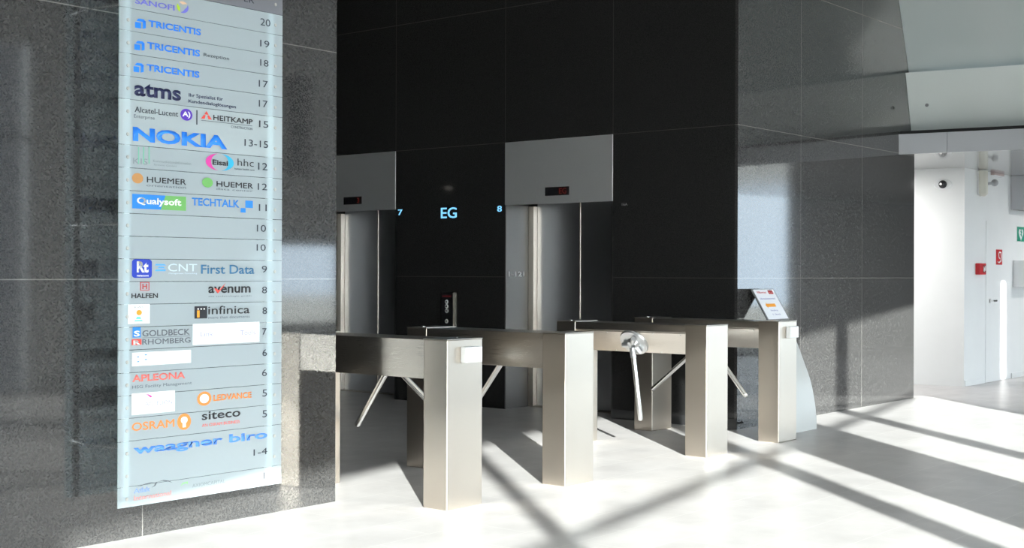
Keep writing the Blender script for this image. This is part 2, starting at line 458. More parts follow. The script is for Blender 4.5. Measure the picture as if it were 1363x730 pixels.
# ================================================================== TEXT
def text_obj(name, body, m, parent, origin, right, up, w=None, h=None, depth=.0008, bold=0.0, shear=0.0, face=None):
    """lettering fitted to w x h metres; origin is its lower left corner"""
    heavy = bold if 'M' in body else 0.0
    cu = D.curves.new(name, 'FONT'); cu.body = body; cu.size = 1.0; cu.offset = 0.0 if heavy else bold; cu.shear = shear
    cu.resolution_u = 3
    tmp = D.objects.new(name, cu); COL.objects.link(tmp)
    dg = bpy.context.evaluated_depsgraph_get(); dg.update()
    me = D.meshes.new_from_object(tmp.evaluated_get(dg))
    D.objects.remove(tmp); D.curves.remove(cu)
    me.name = name
    vs = me.vertices
    xs = [v.co.x for v in vs]; ys = [v.co.y for v in vs]
    sx_ = (w / (max(xs) - min(xs))) if w else 1; sy_ = (h / (max(ys) - min(ys))) if h else sx_
    if w is None: sx_ = sy_
    x0, y0 = min(xs), min(ys)
    o3, r3, u3 = Vector(origin), Vector(right), Vector(up)
    n3 = r3.cross(u3)
    bm = bmesh.new(); bm.from_mesh(me)
    for v in bm.verts: v.co = o3 + r3 * ((v.co.x - x0) * sx_) + u3 * ((v.co.y - y0) * sy_)
    if heavy:
        base = bm.faces[:]; dd = heavy * sy_ * .8
        for kk, (ax, az) in enumerate(((-dd, 0), (dd, 0), (0, -dd), (0, dd)), 1):
            cp_ = bmesh.ops.duplicate(bm, geom=base)
            for v in [g for g in cp_['geom'] if isinstance(g, bmesh.types.BMVert)]: v.co += r3 * ax + u3 * az + n3 * (4e-5 * kk)
    ret = bmesh.ops.extrude_face_region(bm, geom=bm.faces[:])
    for v in [g for g in ret['geom'] if isinstance(g, bmesh.types.BMVert)]: v.co += n3 * depth
    bmesh.ops.recalc_face_normals(bm, faces=bm.faces[:])
    bm.to_mesh(me); bm.free()
    me.materials.clear(); me.materials.append(m)
    ob = D.objects.new(name, me); COL.objects.link(ob)
    if parent is not None: ob.parent = parent
    return ob

# ================================================================== LIFTS
def lift(label, y0, y1, seam, floor_text):
    """y0..y1 opening in the lift wall; doors set back .42 m"""
    r = thing('elevator_entrance', label, 'elevator', (XL, y0, 0), 'pair of steel lift entrances')
    w_ = y1 - y0; xd = .42
    j = MB(); j.box(.0, xd - .05, w_ - .012, w_ - .0005, 0, 2.10); j.build('reveal_panel', STEEL_REVEAL, r)
    j = MB(); j.box(.0, xd - .05, .0005, .012, 0, 2.10); j.build('reveal_panel', STEEL_REVEAL, r)
    for a, b in ((w_ - .082, w_ - .0125), (.0125, .05)):
        f = MB(); f.box(xd - .05, xd + .06, a, b, 0, 2.10); f.build('door_post', STEEL_V, r, bevel=.004)
    s = seam - y0
    for a, b in ((.052, s - .003), (s + .003, w_ - .085)):
        d = MB(); d.box(xd + .012, xd + .04, a, b, .012, 2.13); d.build('door_panel', STEEL_DOOR, r, bevel=.002)
    e = MB(); e.box(xd + .004, xd + .03, s - .0045, s + .0045, .012, 2.13); e.build('door_seal', STEEL_V, r)
    s_ = MB(); s_.box(xd - .06, xd + .1, .05, w_ - .05, 0, .010); s_.build('door_sill', STEEL_H, r)
    k = MB(); k.box(xd - .06, .9, .0005, w_ - .0005, 2.13, 2.743); k.build('lintel_box', DARK, r)
    hd = MB(); hd.box(-.006, .03, .0005, w_ - .0005, 2.10, 2.7435); ho = hd.build('header_panel', steel('brushed_steel_header', (.92, .92, .92), .60, False), r, bevel=.003)
    # floor display let into the header
    yc = .52 * w_ if floor_text == 'EG' else .53 * w_
    dd = MB(); dd.box(-.009, -.005, (7.818 if floor_text == 'EG' else 10.743) - y0, (8.119 if floor_text == 'EG' else 11.037) - y0, 2.176, 2.262); do_ = dd.build('floor_display', BLACKPL, ho, bevel=.002)
    yr = (7.84 if floor_text == 'EG' else 10.765) - y0 + (.10 if floor_text == 'EG' else .05)
    text_obj('display_digits', floor_text, D.materials['dim_red'], ho, (-.0095, yr, 2.192), (0, -1, 0), (0, 0, 1), .09 if floor_text == 'EG' else .035, .055)
    return r
glow('dim_red', (.9, .08, .05, 1), .12)
lift('left lift entrance, half hidden behind the directory wall, steel doors under header', Y10, Y11, 10.921, '3')
rl = lift('right lift entrance, wide steel header above two brushed doors', Y7, Y8, 8.004, 'EG')
text_obj('lettering', '1-121', SIGNW, rl, (.045, Y8 - Y7 - .0125, 1.365), (1, 0, 0), (0, 0, 1), .26, .052, .001, .02)

GLOWBLUE = glow('lit_blue_digits', (.22, .62, 1.0, 1), 1.25)
for body, yl, wd, z0, hh, lab in (('EG', 9.536, .226, 1.984, .115, 'large glowing blue floor sign between the two lifts'),
                                  ('7', 10.175, .066, 2.034, .063, 'small glowing blue digit beside the left lift header'),
                                  ('8', 8.748, .060, 2.034, .062, 'small glowing blue digit beside the right lift header')):
    o = text_obj('floor_number', body, GLOWBLUE, None, (XL - .0002, yl, z0), (0, -1, 0), (0, 0, 1), wd, hh, .004, .01)
    tag(o, lab, 'sign', 'glowing floor signs on the lift wall')
o = text_obj('wall_lettering', '16A', mat('grey_print', (.25, .25, .25), .5), None, (XL - .0002, 7.19, 2.05), (0, -1, 0), (0, 0, 1), .065, .026, .001)
tag(o, 'tiny grey lettering on black granite right of the right lift', 'sign')

cp = thing('call_panel', 'slim dark lift call panel with round buttons on the black wall', 'call panel', (XL, 9.42, .78))
b = MB(); b.box(-.028, -.0002, -.081, .081, 0, .41); b.build('housing', mat('graphite_plate', (.035, .035, .038), .3, .5), cp, bevel=.003)
b = MB(); b.box(-.0285, -.001, -.0865, -.0812, 0, .41); b.build('edge_strip', STEEL_V, cp)
for z in (.312, .264, .216, .105):
    q = MB(); q.cone((-.028, .005, z), (-.034, .005, z), .024, .021, 24); qo = q.build('button', BUTTON, cp, smooth=True)
    q = MB(); q.cone((-.034, .005, z), (-.0346, .005, z), .010, .010, 16); q.build('button_mark', BLACKPL, qo, smooth=True)
text_obj('lettering', 'AUFZUG', glow('red_letter_glow', (.5, .03, .04, 1), .25), cp, (-.0281, .068, .385 - .02), (0, -1, 0), (0, 0, 1), .125, .013, .0008, .02)  # lettering given a faint red glow of its own

# ================================================================== DIRECTORY BOARD
SX, SY, SZ = 3.846, 5.69, .213
PAL = dict(num=(48, 54, 66), blue=(45, 140, 255), blue2=(50, 140, 230), blue3=(95, 160, 255), violet=(125, 125, 225), navy=(25, 32, 80),
           grey=(105, 112, 122), grey2=(105, 108, 116), black=(38, 38, 42), purple=(98, 60, 190), white=(255, 255, 255), whiteish=(225, 238, 248),
           red=(240, 88, 78), red2=(205, 85, 85), pale=(150, 160, 164), mint=(130, 205, 175), ochre=(205, 150, 95), green=(120, 185, 105),
           sky=(95, 180, 250), teal=(62, 122, 165), royal=(48, 72, 190), orange=(250, 165, 50), orange2=(255, 150, 75), turq=(110, 215, 205),
           char=(45, 45, 52), lav=(165, 165, 205), faint=(225, 225, 238), salmon=(250, 120, 110), magenta=(225, 70, 165), cyan=(60, 185, 225),
           paleblue=(150, 180, 240), palered=(240, 165, 160), lime=(160, 220, 150), peach=(240, 200, 165), yellow=(190, 225, 60))
PM = {}
def pm(n):
    if n not in PM: PM[n] = mat('print_' + n, srgb(*PAL[n]), .35)
    return PM[n]
SIGN_TEXT = [
(0, 't', 'ER', (0.7868, 0.8559, 2.6664, 2.6961), 'num', 0),
(1, 't', 'SANOFI', (0.0905, 0.3299, 2.5443, 2.5725), 'violet', 0.02),
(1, 'o', 'swirl', (0.3436, 0.4173, 2.5406, 2.6011), 'swirl', 0),
(1, 't', '20', (0.8998, 0.9706, 2.5538, 2.5935), 'num', 0),
(2, 'r', 'corner', (0.0909, 0.1574, 2.4223, 2.4705), 'blue', 0),
(2, 't', 'TRICENTIS', (0.1707, 0.4974, 2.439, 2.4731), 'blue', 0.03),
(3, 'r', 'corner', (0.0876, 0.1504, 2.3104, 2.3573), 'blue', 0),
(3, 't', 'TRICENTIS', (0.1629, 0.4914, 2.3255, 2.3608), 'blue', 0.03),
(4, 'r', 'corner', (0.0829, 0.1456, 2.1984, 2.2453), 'blue', 0),
(4, 't', 'TRICENTIS', (0.1603, 0.4886, 2.2128, 2.2475), 'blue', 0.03),
(3, 't', 'Rezeption', (0.5164, 0.6849, 2.3269, 2.3499), 'num', 0.005),
(2, 't', '19', (0.8986, 0.964, 2.4358, 2.4734), 'num', 0),
(3, 't', '18', (0.899, 0.9582, 2.3296, 2.3659), 'num', 0),
(4, 't', '17', (0.8898, 0.9542, 2.2121, 2.2497), 'num', 0),
(5, 't', 'atms', (0.0869, 0.372, 2.0782, 2.147), 'navy', 0.03),
(5, 't', 'Ihr Spezialist für', (0.4214, 0.6441, 2.1027, 2.1268), 'navy', 0.012),
(5, 't', 'Kundendialoglösungen', (0.4192, 0.7313, 2.0713, 2.094), 'navy', 0.012),
(5, 't', '17', (0.8902, 0.9529, 2.1021, 2.1397), 'num', 0),
(6, 't', 'Alcatel-Lucent', (0.0902, 0.3544, 1.9953, 2.024), 'num', 0.006),
(6, 't', 'Enterprise', (0.0853, 0.21, 1.961, 1.9841), 'grey', 0),
(6, 'o', 'disc', (0.3683, 0.444, 1.9805, 2.0426), 'purple', 0),
(6, 't', 'A)', (0.3801, 0.4314, 1.9929, 2.0285), 'white', 0.03),
(6, 'r', 'rect', (0.4694, 0.4761, 1.9653, 2.0417), 'num', 0),
(6, 'r', 'triangle', (0.499, 0.5704, 2.0007, 2.0433), 'red', 0),
(6, 't', 'HEITKAMP', (0.5802, 0.8454, 2.0003, 2.0268), 'black', 0.025),
(6, 'r', 'rect', (0.4992, 0.8437, 1.9902, 1.9922), 'num', 0),
(6, 't', 'CONSTRUCTION', (0.698, 0.8439, 1.9676, 1.981), 'grey', 0),
(6, 't', '15', (0.8916, 0.9569, 1.9893, 2.0262), 'num', 0),
(6, 't', 'NOKIA', (0.0782, 0.6716, 1.8478, 1.9209), 'blue', 0.04),
(6, 't', '13-15', (0.7898, 0.9555, 1.8774, 1.9153), 'num', 0),
(8, 't', 'KIS', (0.0809, 0.1674, 1.7332, 1.7632), 'pale', 0),
(8, 'r', 'rect', (0.1108, 0.117, 1.7352, 1.8199), 'mint', 0),
(8, 'r', 'rect', (0.1403, 0.1465, 1.7371, 1.8221), 'mint', 0),
(8, 'r', 'rect', (0.173, 0.1793, 1.7393, 1.8246), 'mint', 0),
(8, 't', 'Kommunikationsinformation', (0.2009, 0.4362, 1.75, 1.7627), 'pale', 0),
(8, 't', 'System GmbH', (0.2048, 0.3422, 1.73, 1.7414), 'pale', 0),
(8, 'o', 'arcs', (0.5304, 0.7174, 1.7311, 1.8232), 'arcs', 0),
(8, 't', 'Eisai', (0.5754, 0.6779, 1.7607, 1.7891), 'black', 0.02),
(8, 't', 'hhc', (0.7434, 0.8551, 1.767, 1.8054), 'black', -0.01),
(8, 't', 'human health care', (0.7225, 0.8595, 1.7448, 1.7542), 'num', 0),
(8, 't', '12', (0.8855, 0.9516, 1.7537, 1.7934), 'num', 0),
(9, 'o', 'disc', (0.0753, 0.1416, 1.6353, 1.6878), 'ochre', 0),
(9, 't', 'HUEMER', (0.1639, 0.4051, 1.6439, 1.6724), 'black', 0.015),
(9, 't', 'orientation', (0.1603, 0.4051, 1.6235, 1.6343), 'grey', 0),
(9, 'o', 'disc', (0.5083, 0.5783, 1.6373, 1.6899), 'green', 0),
(9, 't', 'HUEMER', (0.6028, 0.8512, 1.6464, 1.6749), 'black', 0.015),
(9, 't', 'data center', (0.6005, 0.8513, 1.6283, 1.6383), 'grey', 0),
(9, 't', '12', (0.8842, 0.9503, 1.6428, 1.6791), 'num', 0),
(10, 'r', 'duo', (0.0772, 0.4056, 1.5078, 1.5816), 'duo', 0),
(10, 't', 'Qualysoft', (0.1036, 0.3757, 1.5227, 1.5666), 'white', 0.03),
(10, 't', 'TECHTALK', (0.4425, 0.7571, 1.5381, 1.5798), 'blue2', 0.02),
(10, 'r', 'rect', (0.7657, 0.8, 1.5131, 1.5375), 'blue2', 0),
(10, 'r', 'rect', (0.798, 0.8499, 1.5401, 1.5794), 'blue2', 0),
(10, 't', '11', (0.8925, 0.9481, 1.5268, 1.5638), 'num', 0),
(11, 't', '10', (0.8798, 0.9441, 1.4115, 1.4497), 'num', 0),
(12, 't', '10', (0.8785, 0.9428, 1.3061, 1.3424), 'num', 0),
(13, 'r', 'badge', (0.0769, 0.1956, 1.1567, 1.2512), 'royal', 0),
(13, 't', 'Rt', (0.1047, 0.1753, 1.1837, 1.2414), 'white', 0.04),
(13, 't', 'ratacom', (0.1065, 0.1754, 1.1636, 1.173), 'white', 0.02),
(13, 'r', 'stripes', (0.2126, 0.2826, 1.1916, 1.2284), 'sky', 0),
(13, 't', 'CNT', (0.294, 0.4766, 1.1905, 1.2303), 'whiteish', 0.0),
(13, 't', 'Management Consulting', (0.298, 0.4766, 1.1745, 1.1841), 'whiteish', 0),
(13, 't', 'First Data', (0.5021, 0.8618, 1.1781, 1.2266), 'teal', 0.012),
(13, 't', '9', (0.914, 0.9512, 1.1856, 1.2233), 'num', 0),
(14, 'r', 'frame', (0.125, 0.1809, 1.0925, 1.1353), 'red2', 0),
(14, 't', 'H', (0.1383, 0.1674, 1.1, 1.1271), 'red2', 0.03),
(14, 't', 'HALFEN', (0.0738, 0.2321, 1.0542, 1.0786), 'black', 0.02),
(14, 't', 'avenum', (0.551, 0.8362, 1.0752, 1.1108), 'black', 0.02),
(14, 'r', 'check', (0.5877, 0.6664, 1.0735, 1.1305), 'red', 0),
(14, 't', 'die technologie gmbh', (0.5512, 0.8406, 1.0528, 1.0613), 'grey', 0),
(14, 't', '8', (0.9162, 0.9517, 1.0703, 1.108), 'num', 0),
(15, 'r', 'sticker', (0.0544, 0.1837, 0.9247, 1.0233), 'white', 0),
(15, 'o', 'disc', (0.1034, 0.1359, 0.9669, 0.9945), 'orange', 0),
(15, 'r', 'trapez', (0.0903, 0.142, 0.9362, 0.9594), 'turq', 0),
(15, 't', 'KWS', (0.0923, 0.144, 1.0032, 1.0132), 'pale', 0),
(15, 'r', 'rect', (0.4613, 0.5435, 0.9415, 1.0068), 'char', 0),
(15, 'r', 'rect', (0.4773, 0.4935, 0.947, 0.9849), 'orange', 0),
(15, 't', '...', (0.4789, 0.5288, 0.9875, 0.9967), 'white', 0.0),
(15, 't', 'infinica', (0.5498, 0.8297, 0.9617, 1.0066), 'black', 0.004),
(15, 't', 'more than documents', (0.55, 0.8298, 0.938, 0.9525), 'grey', 0),
(15, 't', '8', (0.9193, 0.9522, 0.9555, 0.9933), 'num', 0),
(16, 'r', 'rect', (0.0818, 0.1297, 0.8553, 0.9067), 'blue2', 0),
(16, 't', 'S', (0.0891, 0.1245, 0.8601, 0.8895), 'white', 0.03),
(16, 't', 'GOLDBECK', (0.1392, 0.4317, 0.8583, 0.8898), 'grey2', 0.01),
(16, 'r', 'rect', (0.0761, 0.1335, 0.8168, 0.8462), 'red', 0),
(16, 't', 'R', (0.0856, 0.1276, 0.8189, 0.8408), 'white', 0.04),
(16, 't', 'RHOMBERG', (0.1386, 0.4358, 0.8168, 0.8445), 'grey2', 0.01),
(16, 'r', 'rect', (0.1386, 0.4333, 0.8508, 0.8527), 'grey2', 0),
(16, 'r', 'sticker', (0.4497, 0.8982, 0.803, 0.9139), 'white', 0),
(16, 't', 'Link', (0.5018, 0.583, 0.8455, 0.8705), 'lav', 0),
(16, 't', 'Research', (0.5886, 0.7556, 0.8491, 0.869), 'faint', 0),
(16, 't', 'Tools', (0.764, 0.8692, 0.8444, 0.8701), 'lav', 0),
(16, 't', '7', (0.9172, 0.9491, 0.8412, 0.8769), 'num', 0),
(17, 'r', 'sticker', (0.0786, 0.4402, 0.7103, 0.7785), 'white', 0),
(17, 'r', 'rect', (0.1079, 0.1212, 0.7534, 0.7584), 'blue2', 0),
(17, 'r', 'rect', (0.108, 0.1213, 0.7295, 0.7345), 'blue2', 0),
(17, 'r', 'rect', (0.153, 0.1664, 0.7619, 0.767), 'blue2', 0),
(17, 'r', 'rect', (0.153, 0.1665, 0.7386, 0.7436), 'blue2', 0),
(17, 't', 'mixp', (0.1858, 0.2728, 0.7452, 0.7642), 'faint', 0),
(17, 't', '6', (0.9203, 0.9531, 0.7222, 0.76), 'num', 0),
(18, 't', 'APLEONA', (0.0804, 0.4034, 0.6302, 0.6664), 'salmon', 0.025),
(18, 't', 'HSG Facility Management', (0.0806, 0.4462, 0.5926, 0.6126), 'grey', 0),
(18, 't', '6', (0.9189, 0.9535, 0.611, 0.6488), 'num', 0),
(19, 'r', 'sticker', (0.0771, 0.3392, 0.4632, 0.5721), 'white', 0),
(19, 'r', 'swoosh', (0.1552, 0.2001, 0.5452, 0.5642), 'magenta', 0),
(19, 't', 'ACTELION', (0.1568, 0.322, 0.5034, 0.5243), 'lav', 0),
(19, 'o', 'disc', (0.4803, 0.5728, 0.4781, 0.5528), 'orange2', 0),
(19, 'o', 'disc2', (0.4965, 0.5565, 0.4911, 0.5397), 'white', 0),
(19, 't', 'LEDVANCE', (0.5858, 0.8445, 0.4979, 0.5311), 'orange2', 0.03),
(19, 't', '5', (0.9211, 0.954, 0.4974, 0.5366), 'num', 0),
(20, 't', 'OSRAM', (0.0798, 0.3357, 0.3829, 0.4236), 'orange2', 0.02),
(20, 'o', 'disc', (0.3545, 0.4413, 0.3613, 0.4466), 'orange2', 0),
(20, 'o', 'disc2', (0.3766, 0.4192, 0.3943, 0.4305), 'white', 0),
(20, 'r', 'rect', (0.3877, 0.4082, 0.3744, 0.4016), 'white', 0),
(20, 't', 'siteco', (0.5106, 0.7685, 0.4016, 0.445), 'black', 0.015),
(20, 't', 'AN OSRAM BUSINESS', (0.5117, 0.7635, 0.366, 0.3818), 'salmon', 0.01),
(20, 't', '5', (0.9216, 0.9544, 0.382, 0.4218), 'num', 0),
(21, 't', 'waagner biro', (0.089, 0.958, 0.2505, 0.3101), 'blue3', 0.03),
(21, 't', '1-4', (0.8612, 0.958, 0.1767, 0.2116), 'num', 0),
(23, 'r', 'wings', (0.1065, 0.3252, 0.0833, 0.1147), 'grey2', 0),
(23, 't', 'Atlak', (0.0919, 0.1883, 0.0664, 0.0914), 'paleblue', 0.02),
(23, 't', 'International', (0.0921, 0.3177, 0.03, 0.0538), 'palered', 0.015),
(23, 'r', 'leaf', (0.3755, 0.4228, 0.0561, 0.0884), 'lime', 0),
(23, 't', 'AXIOMCAPITAL', (0.4505, 0.6662, 0.0519, 0.0715), 'pale', 0),
(23, 't', '1', (0.9335, 0.9558, 0.0401, 0.0759), 'num', 0),

]
board = thing('directory_board', 'tall frosted glass tenant directory board standing off the left granite wall', 'directory', (SX, SY, SZ))
BW = 1.06
GL = frosted('satin_sign_glass', (.86, .93, .97, 1), .40); GLD = frosted('satin_sign_glass_grey', (.42, .42, .46, 1)); GLL = frosted('satin_sign_glass_light', (.90, .97, 1.0, 1), .34)
ST = .1149
ztop = 2.6314
panes = {}
for k in range(-2, 24):
    if k in (7, 22): continue
    n = 2 if k in (6, 21) else 1
    z1 = ztop - ST * (k - 1); z0 = z1 - ST * n
    if k == 23: z0 = .0
    p = MB(); p.box(0, BW, 0, .008, z0 + .0012, z1 - .0012)
    panes[k] = p.build('glass_pane', GLD if k == 0 else GLL if k == 6 else GL, board, bevel=.0008)
    for q in range(n):
        zc = z1 - ST * (q + .5)
        for xx in (.051, 1.009):
            s_ = MB(); s_.cone((xx, 0.0, zc - .004), (xx, -.0025, zc - .004), .0095, .008, 14); s_.build('screw', mat('screw_metal', (.62, .60, .56), .4, .6) if 'screw_metal' not in D.materials else D.materials['screw_metal'], board, smooth=True)
for a, b_ in ((.036, .069), (.961, 1.0)):
    q = MB(); q.box(a, b_, .009, .030, .004, ztop + ST * 3 - .01); q.build('rail', PLASTIC, board, bevel=.002)
for xx in (-.010, BW - .05):
    for zz in (.305, 1.428, 2.53):
        q = MB(); q.cone((xx + .03, .020, zz), (xx + .008, .13, zz), .0085, .0085, 14); q.cone((xx + .008, .13, zz), (xx - .015, .2395, zz - .004), .0045, .0035, 12); q.build('standoff_rod', CHROME, board, smooth=True)

RT, UP = (1, 0, 0), (0, 0, 1)
def flat(name, polys, parent, y, m):
    b = MB()
    for pts in polys: b.prism_xz(pts, y - .0006, y)
    return b.build(name, m, parent)
def ell(x0, x1, z0, z1, n=36, a0=0.0, a1=2 * math.pi, k=1.0):
    cx, cz, rx, rz = (x0 + x1) / 2, (z0 + z1) / 2, (x1 - x0) / 2 * k, (z1 - z0) / 2 * k
    full = abs(a1 - a0 - 2 * math.pi) < 1e-6
    return [(cx + rx * math.cos(a0 + (a1 - a0) * i / n), cz + rz * math.sin(a0 + (a1 - a0) * i / n)) for i in range(n if full else n + 1)]
lay = {}
for row, kind, body, (x0, x1, z0, z1), col, bold in SIGN_TEXT:
    pa = panes[row]
    lay[row] = lay.get(row, 0) + 1
    y = -.0002 - .00025 * lay[row]
    W_, H_ = x1 - x0, z1 - z0
    if kind == 't':
        text_obj('lettering', body, pm(col), pa, (x0, y, z0), RT, UP, None if body == '1' else W_, H_, .0005, bold)
        continue
    U = lambda pts: [(x0 + a * W_, z0 + b * H_) for a, b in pts]
    R4 = [[(x0, z0), (x1, z0), (x1, z1), (x0, z1)]]
    nm = 'sticker' if body == 'sticker' else 'logo'
    if kind == 'o':
        if body == 'arcs':
            for c_, s_, e_ in (('magenta', math.radians(100), math.radians(262)), ('cyan', math.radians(-82), math.radians(80))):
                o1 = ell(x0, x1, z0, z1, 28, s_, e_)
                cx, cz = (x0 + x1) / 2, (z0 + z1) / 2
                sg = -1 if c_ == 'magenta' else 1
                i1 = [(cx + (a - cx) * .62 - 0 * sg, b) for a, b in o1]
                b = MB()
                for i in range(28):
                    b.prism_xz([o1[i], o1[i + 1], i1[i + 1], i1[i]], y - .0006, y)
                b.build('logo', pm(c_), pa)
        elif body == 'swirl':
            cx, cz = (x0 + x1) / 2, (z0 + z1) / 2
            for c_, a_, b2 in (('violet', -110, 30), ('peach', 40, 130), ('yellow', 150, 245)):
                a_, b2 = math.radians(a_), math.radians(b2)
                o1 = ell(x0, x1, z0, z1, 16, a_, b2)
                i1 = [(cx + (p - cx) * (1 - .55 * math.sin(math.pi * (i + .3) / 16.6)), cz + (q - cz) * (1 - .55 * math.sin(math.pi * (i + .3) / 16.6))) for i, (p, q) in enumerate(o1)]
                b = MB()
                for i in range(16): b.prism_xz([o1[i], o1[i + 1], i1[i + 1], i1[i]], y - .0006, y)
                b.build('logo', pm(c_), pa)
        else:
            flat('logo', [ell(x0, x1, z0, z1)], pa, y, pm(col))
    elif body in ('rect', 'sticker'): flat(nm, R4, pa, y, pm(col))
    elif body == 'corner':
        flat('logo', [U([(.0, .0), (.52, .0), (.52, .60), (.0, .60)]), U([(.10, .72), (.95, .72), (.80, 1.0), (.30, 1.0)]), U([(.68, .0), (.95, .12), (.95, .9), (.68, .72)])], pa, y, pm(col))
    elif body == 'triangle':
        flat('logo', [U([(.0, .0), (.33, .0), (.42, .45), (.28, .5)]), U([(.67, .0), (1, .0), (.72, .5), (.58, .45)]), U([(.5, 1.0), (.3, .55), (.7, .55)])], pa, y, pm(col))
    elif body == 'duo':
        flat('logo', [U([(0, 0), (.52, 0), (.61, 1), (0, 1)])], pa, y, pm('blue2'))
        flat('logo', [U([(.52, 0), (1, 0), (1, 1), (.61, 1)])], pa, y, pm('green'))
    elif body == 'badge':
        rr = .16
        pts = []
        for cx, cz, a in ((1 - rr, 1 - rr, 0), (rr, 1 - rr, 90), (rr, rr, 180), (1 - rr, rr, 270)):
            pts += [(cx + rr * math.cos(math.radians(a + 15 * i)), cz + rr * math.sin(math.radians(a + 15 * i))) for i in range(7)]
        flat('logo', [U(pts)], pa, y, pm(col))
    elif body == 'stripes':
        flat('logo', [U([(0, .78), (1, .78), (.8, 1), (.1, 1)]), U([(.25, .40), (.9, .40), (.75, .60), (.35, .60)]), U([(0, 0), (.9, 0), (1, .22), (.1, .22)])], pa, y, pm(col))
    elif body == 'frame':
        flat('logo', [U([(0, 0), (1, 0), (1, .08), (0, .08)]), U([(0, .92), (1, .92), (1, 1), (0, 1)]), U([(0, .08), (.1, .08), (.1, .92), (0, .92)]), U([(.9, .08), (1, .08), (1, .92), (.9, .92)])], pa, y, pm(col))
    elif body == 'check':
        flat('logo', [U([(0, .48), (.22, .45), (.42, .25), (.34, 0.0)]), U([(.34, 0), (.42, .28), (1, 1), (.8, .62)])], pa, y, pm(col))
    elif body == 'trapez':
        flat('logo', [U([(0, 0), (1, 0), (.9, .3), (.1, .3)]), U([(.2, .5), (.8, .5), (.7, 1), (.3, 1)])], pa, y, pm(col))
    elif body == 'swoosh':
        flat('logo', [U([(0, 1), (.5, .9), (.85, .5), (1, .05), (.7, 0), (.55, .4), (.3, .78)])], pa, y, pm(col))
    elif body == 'wings':
        flat('logo', [U([(0, .35), (.2, .75), (.4, .9), (.55, .78), (.42, .80), (.2, .62)]), U([(.55, .78), (.75, .98), (.9, .75), (1, .3), (.88, .62), (.72, .85)]), U([(.53, .8), (.58, .8), (.52, .2), (.42, 0), (.49, .3)])], pa, y, pm(col))
    elif body == 'leaf':
        flat('logo', [U([(0, .4), (.3, .9), (1, 1), (.95, .5), (.8, .75), (.4, .7)])], pa, y, pm(col))

# ================================================================== NOTICE STAND
st = thing('notice_stand', 'curved white metal notice stand with a tilted sheet beside the right wall', 'stand', (10.566, 5.37, 0))
prof = [(.040, 0.0), (.052, .176), (.098, .412), (.174, .613), (.235, .762), (.332, .975)]
def smooth_profile(p, n=8):
    out = []
    for i in range(len(p) - 1):
        a = p[max(i - 1, 0)]; b = p[i]; c = p[i + 1]; d = p[min(i + 2, len(p) - 1)]
        for k in range(n):
            t = k / n
            out.append(tuple(.5 * (2 * b[q] + (c[q] - a[q]) * t + (2 * a[q] - 5 * b[q] + 4 * c[q] - d[q]) * t * t + (3 * b[q] - a[q] - 3 * c[q] + d[q]) * t ** 3) for q in (0, 1)))
    out.append(p[-1]); return out
cur = smooth_profile(prof)
WS = .40
m = MB()
def strip(m, c, x0, x1, th):
    for (ya, za), (yb, zb) in zip(c, c[1:]):
        m.prism_yz([(ya, za), (yb, zb), (yb + th, zb), (ya + th, za)], x0, x1)
strip(m, cur, 0, WS, .012)
bmesh.ops.remove_doubles(m.bm, verts=m.bm.verts[:], dist=1e-5)
body = m.build('curved_sheet', mat('stand_white_metal', (.52, .53, .52), .35), st, smooth=True)
b = MB(); b.box(0.0, WS, .055, .33, 0, .012); b.build('base_plate', mat('stand_base', (.30, .31, .32), .4, .5), st, bevel=.003)
b = MB(); b.box(.03, .055, .06, .075, .012, .10); b.build('foot_clip', CHROME, st, bevel=.003)
b = MB(); b.box(.02, .20, .150, .162, .545, .556); b.build('leaflet_rail', CHROME, st, bevel=.002)
dv = Vector((0, .162, .274)); dn = dv.normalized(); nv = Vector((0, -dn.z, dn.y))
p0 = Vector((0, .318, .985)); p1 = Vector((0, .487, 1.264))
m = MB(); q = [p0, p1, p1 - nv * .012, p0 - nv * .012]
m.loft([(-.004, v.y, v.z) for v in q], [(WS + .004, v.y, v.z) for v in q]); m.build('display_plate', mat('stand_display', (.16, .165, .17), .3), st, bevel=.002)
m = MB(); q = [p0 + dn * .008 + nv * .0006, p1 - dn * .008 + nv * .0006, p1 - dn * .008 + nv * .002, p0 + dn * .008 + nv * .002]
m.loft([(.012, v.y, v.z) for v in q], [(WS - .012, v.y, v.z) for v in q]); sh = m.build('paper_sheet', mat('paper', (.86, .87, .92), .5), st)
def on_sheet(u, v): p = p0 + dn * (v * .32) + nv * .0024; return (u * WS, p.y, p.z)
for body_, u, v, w_, h_, c_, bo in (('Willkommen', .12, .86, .17, .022, 'red2', .0), ('III', .66, .83, .085, .04, 'red2', .06), ('Informationsterminal', .12, .66, .28, .018, 'lav', 0),
                                    ('Empfang', .34, .27, .13, .018, 'lav', 0), ('1. Stock', .34, .15, .15, .016, 'lav', 0)):
    text_obj('lettering', body_, pm(c_), sh, on_sheet(u, v), (1, 0, 0), tuple(dn), w_, h_, .0006, bo)
m = MB()
def sheet_poly(m, pts):
    a = [Vector(on_sheet(u, v)) for u, v in pts]; m.loft([tuple(x) for x in a], [tuple(x + nv * .0006) for x in a])
sheet_poly(m, [(.30, .42), (.68, .42), (.68, .52), (.30, .52)]); sheet_poly(m, [(.22, .47), (.30, .38), (.30, .56)]); m.build('arrow', pm('orange'), sh)

